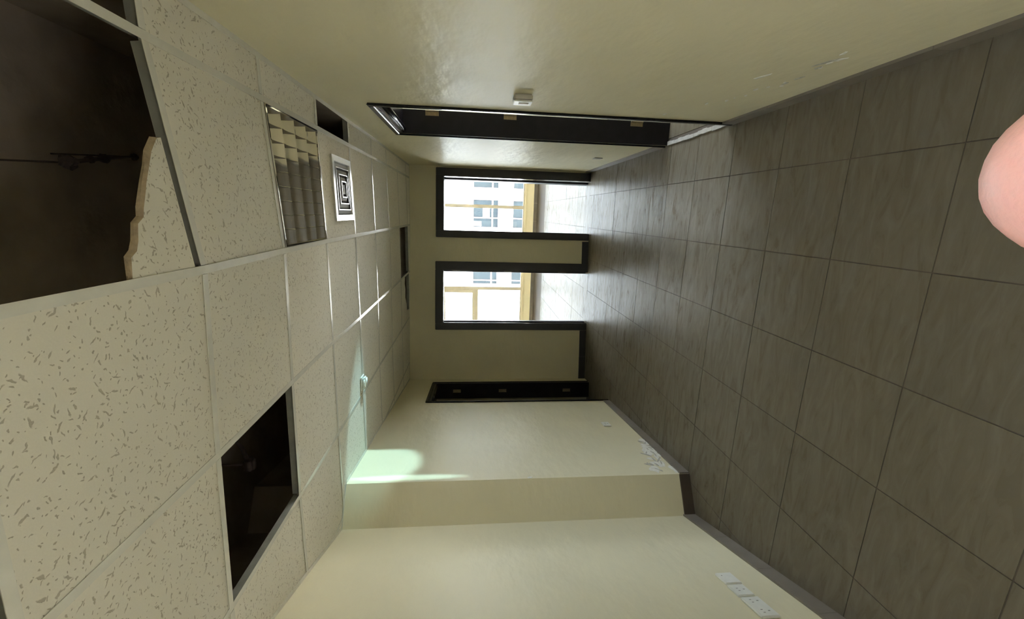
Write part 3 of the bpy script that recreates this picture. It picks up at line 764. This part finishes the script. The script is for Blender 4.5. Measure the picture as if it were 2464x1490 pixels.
tag(so, 'single socket plate, middle of the three on the near left wall', 'wall plate', 'plates in a row on the near left wall')
plate(so, O, NU, NI, 0.092, 0.081, 0.013, M['plastic'], three(0.0))
O = PB + NU*1.086 + Vector((0,0,0.300)); so = empty('wall_socket', O)
tag(so, 'double socket plate, nearest and longest of the three on the near left wall', 'wall plate', 'plates in a row on the near left wall')
plate(so, O, NU, NI, 0.146, 0.085, 0.013, M['plastic'], three(-0.038) + three(0.038))

# ------------------------------------------------------------------ peeling paint
def flakes(name, parent, O, U, V, spec, m, label):
    """irregular thin chips on a wall plane: spec = (s, z, length, height, tilt)"""
    bm = bmesh.new()
    for (s, z, l, h, a) in spec:
        n = 9; pts = []
        for k in range(n):
            t = 2*math.pi*k/n; r = random.uniform(0.55, 1.0)
            x, y = math.cos(t)*l/2*r, math.sin(t)*h/2*r
            pts.append((s + x*math.cos(a) - y*math.sin(a), z + x*math.sin(a) + y*math.cos(a)))
        a_ = [bm.verts.new(O + U*p[0] + Vector((0,0,p[1])) + V*0.0004) for p in pts]
        b_ = [bm.verts.new(O + U*(s+(p[0]-s)*.85) + Vector((0,0,z+(p[1]-z)*.85)) + V*(0.002+random.uniform(0,.0015))) for p in pts]
        bm.faces.new(b_)
        for k in range(n): bm.faces.new((a_[k], a_[(k+1)%n], b_[(k+1)%n], b_[k]))
    bmesh.ops.recalc_face_normals(bm, faces=bm.faces[:])
    o = link_mesh(name, bm, m, parent); o['kind'] = 'stuff'; o['label'] = label
    return o
WR = bpy.data.objects['wall_right']; WLf = bpy.data.objects['wall_left']
Z3 = Vector((0, 0, 1))
flakes('paint_flakes', WR, OR, UY, -VX, [(2.226,.391,.05,.016,-.2),(2.151,.328,.05,.02,-.3),(2.051,.295,.025,.012,.2),(1.952,.313,.035,.022,0),(1.785,.401,.10,.022,.35),(1.908,.285,.03,.012,.1),
   (1.885,.24,.022,.016,.2),(1.835,.262,.018,.012,.3),(1.566,.262,.07,.022,.5),(1.60,.268,.04,.014,.2),(1.506,.297,.05,.014,-.1),(1.65,.262,.03,.016,.2),(2.485,.495,.07,.012,.1),(2.10,.32,.02,.01,0)], M['flake'], 'white patches of bare plaster where paint has peeled')
flakes('paint_scars', WR, OR, UY, -VX, [(1.851,.251,.045,.012,.2),(1.775,.247,.07,.012,.25),(1.60,.287,.13,.016,.35),(1.655,.268,.05,.02,.1)], M['damp'], 'grey scars of exposed render')
_r = random.Random(5); _fl, _sc = [], []
for _ in range(46):
    q = _r.random() ** 1.3 * 0.62; zt_ = 0.075 + _r.random() * max(0.02, 0.21 * (1 - q / 0.66))
    _fl.append((q + 0.02, zt_, _r.uniform(.05, .12), _r.uniform(.035, .075), _r.uniform(-.4, .6)))
for _ in range(20):
    q = _r.random() ** 1.2 * 0.60; zt_ = 0.08 + _r.random() * max(0.02, 0.20 * (1 - q / 0.66))
    _sc.append((q + 0.02, zt_, _r.uniform(.05, .13), _r.uniform(.010, .022), _r.uniform(-1.0, 1.2)))
flakes('paint_flakes', WLf, PA, LU, LI, [f_ for f_ in _fl if f_[0] - f_[2] / 2 > 0.0], M['flake'], 'white bare plaster where damp paint has peeled')
flakes('paint_scars', WLf, PA, LU, LI + LI * 0.6, [f_ for f_ in _sc if f_[0] - f_[2] / 2 > 0.0], M['damp'], 'grey streaks of exposed render among the peeled paint')
flakes('plaster_chip', WLf, PA, LU, LI, [(.012,1.17,.024,.05,.3)], M['flake'], 'small white chip on the wall corner')

# ------------------------------------------------------------------ windows of the room beyond
MX = (2.3, 0.15, -0.87, -1.89, -3.95)
WT = (1.43, 1.50)
def window(n, xa, xb, mull, transom=None, label=None):
    """fixed aluminium window from xb (left) to xa (right) with one mullion; optional top-hung sash left of it"""
    r = struct(empty('window_%d' % n, ((xa+xb)/2, FY1 + 0.05, WZ0)), label)
    y0, y1 = FY1 + 0.03, FY1 + 0.085
    f = 0.022
    for nm, a, b in (('window_stile', (xb, y0, WZ0), (xb+f, y1, WZ1)), ('window_stile', (xa-f, y0, WZ0), (xa, y1, WZ1)),
                     ('window_rail', (xb+f, y0, WZ0), (xa-f, y1, WZ0+.045)), ('window_rail', (xb+f, y0, WZ1-.05), (xa-f, y1, WZ1)),
                     ('mullion', (mull-.04, y0, WZ0+.045), (mull+.04, y1, WZ1-.05))):
        bm = bmesh.new(); box(bm, a, b); link_mesh(nm, bm, M['wframe'], r)
    panes = [(mull+.04, xa-f, WZ0+.045, WZ1-.05)]
    if transom:
        bm = bmesh.new(); box(bm, (xb+f, y0, transom[0]), (mull-.04, y1, transom[1])); link_mesh('transom', bm, M['wframe'], r)
        panes.append((xb+f, mull-.04, WZ0+.045, transom[0]))
        # the hinged sash above it
        sx0, sx1, sz0, sz1 = xb+f, mull-.04, transom[1], WZ1-.05
        bm = bmesh.new(); sw_ = 0.075
        for a, b in (((sx0, y0-.02, sz0), (sx1, y0+.02, sz0+sw_)), ((sx0, y0-.02, sz1-sw_-.03), (sx1, y0+.02, sz1)), ((sx0, y0-.02, sz0+sw_), (sx0+sw_, y0+.02, sz1-sw_-.03)), ((sx1-sw_, y0-.02, sz0+sw_), (sx1, y0+.02, sz1-sw_-.03))):
            box(bm, a, b)
        sash = link_mesh('sash', bm, M['wframe'], r)
        bm = bmesh.new(); xc = sx0 + (sx1-sx0)*0.5 + 0.35
        box(bm, (xc-.05, y0-.034, sz0+.008), (xc+.05, y0-.02, sz0+.034)); box(bm, (xc-.013, y0-.05, sz0+.012), (xc+.013, y0-.034, sz0+.11))
        link_mesh('sash_handle', bm, M['wframe'], sash)
        panes.append((sx0+sw_, sx1-sw_, sz0+sw_, sz1-sw_-.03))
    else: panes.append((xb+f, mull-.04, WZ0+.045, WZ1-.05))
    for (a, b, c, d) in panes:
        bm = bmesh.new(); box(bm, (a, FY1+.055, c), (b, FY1+.061, d)); link_mesh('pane', bm, M['glass'], r)
    return r
window(1, 2.3, -0.84, 0.15)
window(2, -0.88, -3.95, -1.89, WT)
bm = bmesh.new(); box(bm, (-3.97, FY1-.02, WZ0-.03), (2.32, FY1+.03, WZ0+.002)); struct(link_mesh('trim_7', bm, M['wall2']))
r = struct(empty('window_3', (2.65, 4.0, .85)))
for nm, a, b in (('window_stile', (2.62, 3.15, .85), (2.68, 3.19, 2.4)), ('window_stile', (2.62, 4.81, .85), (2.68, 4.85, 2.4)), ('window_rail', (2.62, 3.19, .85), (2.68, 4.81, .89)), ('window_rail', (2.62, 3.19, 2.36), (2.68, 4.81, 2.4)), ('mullion', (2.62, 3.98, .89), (2.68, 4.02, 2.36))):
    bm = bmesh.new(); box(bm, a, b); link_mesh(nm, bm, M['wframe'], r)

# ------------------------------------------------------------------ outside
bm = bmesh.new(); box(bm, (-60, 11.2, -3.6), (60, 60, -3.5)); struct(link_mesh('ground', bm, M['ground']))
bl = empty('building', (0, 31, -3.5))
tag(bl, 'white building across the street with rows of grey windows', 'building')
YF = 31.0
wins = []
for zb, zt in ((-0.30, 1.58), (-3.2, -1.31)):
    for (xa, xb) in ((4.6, 6.6), (1.71, 3.75), (-1.07, 0.95), (-3.9, -1.85), (-5.27, -3.95+.05) if False else (-6.3+1.03, -4.6+.55)):
        wins.append((min(xa, xb), max(xa, xb), zb, zt))
wins = [w_ for w_ in wins]
xs = sorted({-14.0, 14.0} | {w_[0] for w_ in wins} | {w_[1] for w_ in wins})
bm = bmesh.new()
zr = [-3.5, -3.2, -1.31, -0.30, 1.58, 9.0]
def is_win(xm, zm): return any(a < xm < b and c < zm < d for a, b, c, d in wins)
for i_ in range(len(xs)-1):
    for j_ in range(len(zr)-1):
        if not is_win((xs[i_]+xs[i_+1])/2, (zr[j_]+zr[j_+1])/2):
            box(bm, (xs[i_], YF, zr[j_]), (xs[i_+1], YF+0.3, zr[j_+1]))
bmesh.ops.remove_doubles(bm, verts=bm.verts, dist=1e-4)
link_mesh('facade', bm, M['facade'], bl)
for (a, b, c, d) in wins:
    t = c + (d-c)*0.245
    bm = bmesh.new(); fw = .05
    for p, q in (((a, YF+.12, c), (b, YF+.18, c+fw)), ((a, YF+.12, d-fw), (b, YF+.18, d)), ((a, YF+.12, c+fw), (a+fw, YF+.18, d-fw)), ((b-fw, YF+.12, c+fw), (b, YF+.18, d-fw)), ((a+fw, YF+.12, t-.05), (b-fw, YF+.18, t+.05)), (((a+b)/2-.035-.3, YF+.12, c+fw), ((a+b)/2+.035-.3, YF+.18, d-fw))):
        box(bm, p, q)
    wf = link_mesh('window', bm, M['fred'], bl)
    bm = bmesh.new(); box(bm, (a+.01, YF+.16, c+.01), (b-.01, YF+.17, d-.01)); link_mesh('pane', bm, M['fglass'], wf)
# notices stuck on two of the panes
for (a, b, c, d) in ((-.30, .36, .35, 0.85), (-0.95, -0.62, .95, 1.5)):
    bm = bmesh.new(); box(bm, (a, YF+.148, c), (b, YF+.158, d)); link_mesh('blind', bm, M['facade'], bl)
po = empty('street_pole', (-0.46, 13.0, -3.5))
tag(po, 'thin dark pole with a short cross arm outside the right-hand window', 'pole')
bm = bmesh.new(); tube(bm, [(-.46, 13, -3.5), (-.46, 13, .53)], .012, 8); link_mesh('post', bm, M['fred'], po)
bm = bmesh.new(); tube(bm, [(-.54, 13, .375), (-.385, 13, .375)], .016, 8); link_mesh('cross_arm', bm, M['fred'], po)

# ------------------------------------------------------------------ the person holding the camera
RX = -IY; UPV = -IX
def P(x, y, z):            # frame of the held phone: right, forward, up
    return CAM + RX * x + FW * y + UPV * z
def solid(name, build, m, parent, voxel, smooth_it=4):
    """one continuous skin: union of lofted limbs by voxel remesh"""
    bm = bmesh.new(); build(bm)
    me = bpy.data.meshes.new(name + '_tmp'); bm.to_mesh(me); bm.free()
    ob = bpy.data.objects.new(name + '_tmp', me); COL.objects.link(ob)
    rm = ob.modifiers.new('r', 'REMESH'); rm.mode = 'VOXEL'; rm.voxel_size = voxel; rm.use_smooth_shade = True
    sm = ob.modifiers.new('s', 'SMOOTH'); sm.factor = 0.5; sm.iterations = smooth_it
    dg = bpy.context.evaluated_depsgraph_get(); dg.update()
    nm = bpy.data.meshes.new_from_object(ob.evaluated_get(dg))
    bpy.data.objects.remove(ob)
    nm.materials.clear(); nm.materials.append(m)
    for p_ in nm.polygons: p_.use_smooth = True
    o = bpy.data.objects.new(name, nm); COL.objects.link(o); o.parent = parent; o.location = -PLOC[parent.name]; PLOC[o.name] = Vector((0,0,0))
    return o
def limb(bm, pts, rads, n=14):
    tube(bm, pts, rads, n)
    for p_, r_ in zip(pts, rads):
        ball(bm, p_, r_ if not isinstance(r_, tuple) else min(r_), seg=12)
BX, BY = -0.14, -0.47
per = empty('person', (BX, BY, 0))
tag(per, 'person in a blue shirt holding the camera, one pink fingertip in front of the lens', 'person')
SH_R = Vector((BX+.19, BY, 1.40)); SH_L = Vector((BX-.19, BY, 1.40))
EL_R = Vector((BX+.27, BY+.12, 1.13)); WR_R = P(.075, -.055, -.215)
EL_L = Vector((BX-.25, BY-.02, 1.10)); WR_L = Vector((BX-.27, BY+.10, .88))
FT_ = P(0.0, 0.0, 0.0)
TIPC = P(.0153, .045, -.0656)
def fingers(bm):
    # right hand: palm, raised index finger, three curled fingers, thumb
    limb(bm, [WR_R, P(.062, -.03, -.185), P(.050, -.010, -.155)], [.026, .031, .030])
    limb(bm, [P(.050, -.01, -.155), P(.034, .008, -.138)], [.024, .014])
    tip = TIPC
    limb(bm, [P(.036, .010, -.142), P(.025, .036, -.120), P(.017, .045, -.094), TIPC], [.0112, .0111, .0109, .0109], 24)
    limb(bm, [P(.044, .008, -.158), P(.024, .030, -.160), P(.000, .026, -.160), P(-.018, .018, -.160)], [.0105, .0095, .0085, .0075])
    limb(bm, [P(.046, .004, -.178), P(.028, .026, -.180), P(.004, .022, -.180), P(-.012, .015, -.179)], [.0100, .0090, .0080, .0072])
    limb(bm, [P(.050, -.002, -.196), P(.034, .016, -.198), P(.014, .014, -.198), P(.000, .008, -.197)], [.0090, .0080, .0070, .0062])
    limb(bm, [P(.058, -.028, -.180), P(.056, -.036, -.150), P(.040, -.034, -.126), P(.022, -.024, -.112)], [.017, .0125, .0105, .0085])
def body(bm):
    hd = Vector((BX, BY+.03, 1.60))
    ball(bm, hd + Vector((0, 0, .03)), (.074, .092, .098), seg=24)
    ball(bm, hd + Vector((0, .018, -.045)), (.058, .070, .066), seg=20)
    tube(bm, [hd + Vector((0, .090, .03)), hd + Vector((0, .112, -.008))], [.008, .015], 10)
    ball(bm, hd + Vector((0, .110, -.010)), .014, seg=10)
    for sx in (-1, 1):
        ball(bm, hd + Vector((sx*.077, .0, .0)), (.008, .020, .032), seg=12)
        ball(bm, hd + Vector((sx*.030, .080, .024)), (.016, .012, .011), seg=12)
    ball(bm, hd + Vector((0, .088, -.052)), (.024, .010, .007), seg=12)
    limb(bm, [hd + Vector((0, -.02, -.05)), Vector((BX, BY-.01, 1.42))], [.052, .062])
    tube(bm, [(BX, BY, 1.44), (BX, BY, 1.36), (BX, BY, 1.20), (BX, BY+.01, 1.02), (BX, BY, .92)], [(.07, .09), (.185, .115), (.165, .118), (.150, .112), (.165, .118)], 24)
    limb(bm, [SH_R, EL_R, WR_R], [.054, .041, .027]); limb(bm, [SH_L, EL_L, WR_L], [.054, .041, .027])
    for sx in (-1, 1):
        limb(bm, [Vector((BX+sx*.09, BY, .92)), Vector((BX+sx*.105, BY+.015, .50)), Vector((BX+sx*.11, BY-.01, .10))], [.090, .058, .040])
        limb(bm, [Vector((BX+sx*.11, BY-.03, .045)), Vector((BX+sx*.12, BY+.13, .035))], [.040, .032])
    fingers(bm)
    # left hand hanging, five fingers slightly curled
    limb(bm, [WR_L, WR_L + Vector((-.005, .02, -.075))], [.028, .036])
    for k, (dx, ln) in enumerate(((-.028, .062), (-.010, .072), (.009, .068), (.026, .052))):
        b0 = WR_L + Vector((dx, .025 , -.085)); limb(bm, [b0, b0 + Vector((0, .010, -ln*.55)), b0 + Vector((0, .032, -ln))], [.0092, .0085, .0075])
    limb(bm, [WR_L + Vector((.03, .02, -.03)), WR_L + Vector((.048, .04, -.06)), WR_L + Vector((.045, .055, -.088))], [.013, .0105, .009])
solid('body', body, M['skin'], per, 0.0024, 7)
def shirt(bm):
    tube(bm, [(BX, BY, 1.455), (BX, BY, 1.37), (BX, BY, 1.20), (BX, BY+.01, 1.02), (BX, BY, .88)], [(.085, .10), (.20, .13), (.18, .132), (.168, .128), (.18, .132)], 28)
    for a, b in ((SH_R, EL_R), (SH_L, EL_L)):
        limb(bm, [a, a.lerp(b, .85)], [.068, .058])
solid('shirt', shirt, M['shirt'], per, 0.012, 3)
def trousers(bm):
    tube(bm, [(BX, BY, .95), (BX, BY, .86)], [(.172, .124), (.185, .132)], 24)
    for sx in (-1, 1):
        limb(bm, [Vector((BX+sx*.092, BY, .86)), Vector((BX+sx*.105, BY+.015, .50)), Vector((BX+sx*.11, BY-.01, .11))], [.102, .076, .062])
solid('trousers', trousers, M['trousers'], per, 0.012, 3)
def hair(bm):
    hd = Vector((BX, BY+.03, 1.60))
    ball(bm, hd + Vector((0, -.012, .050)), (.084, .096, .092), seg=20)
    ball(bm, hd + Vector((0, -.045, .0)), (.076, .062, .07), seg=20)
solid('hair', hair, M['hair'], per, 0.008, 2)
for sx in (-1, 1):
    solid('shoe', lambda bm: (ball(bm, (BX+sx*.11, BY-.02, .055), (.050, .070, .054), seg=16), ball(bm, (BX+sx*.12, BY+.10, .045), (.050, .085, .044), seg=16)), M['shoe'], per, 0.008, 3)
# fingernail on the far side of the raised finger
bm = bmesh.new(); ball(bm, TIPC + FW * .0098 - UPV * .007, (.0060, .0016, .0062), seg=14); link_mesh('fingernail', bm, M['nail'], per, smooth=True)
ph = empty('phone', P(0, -.008, -.06))
tag(ph, 'pale phone held upright in the raised hand behind the lens', 'phone')
def pbox(name, a, b, m, bev=0.003):
    bm = bmesh.new(); obox(bm, CAM, RX, FW, UPV, a, b); bmesh.ops.bevel(bm, geom=bm.edges[:], offset=bev, segments=3, affect='EDGES'); link_mesh(name, bm, m, ph)
pbox('shell', (-.050, -.014, -.135), (.024, -.006, .014), M['phone'])
pbox('screen', (-.047, -.0150, -.131), (.021, -.0139, .010), M['hole'], 0.0004)
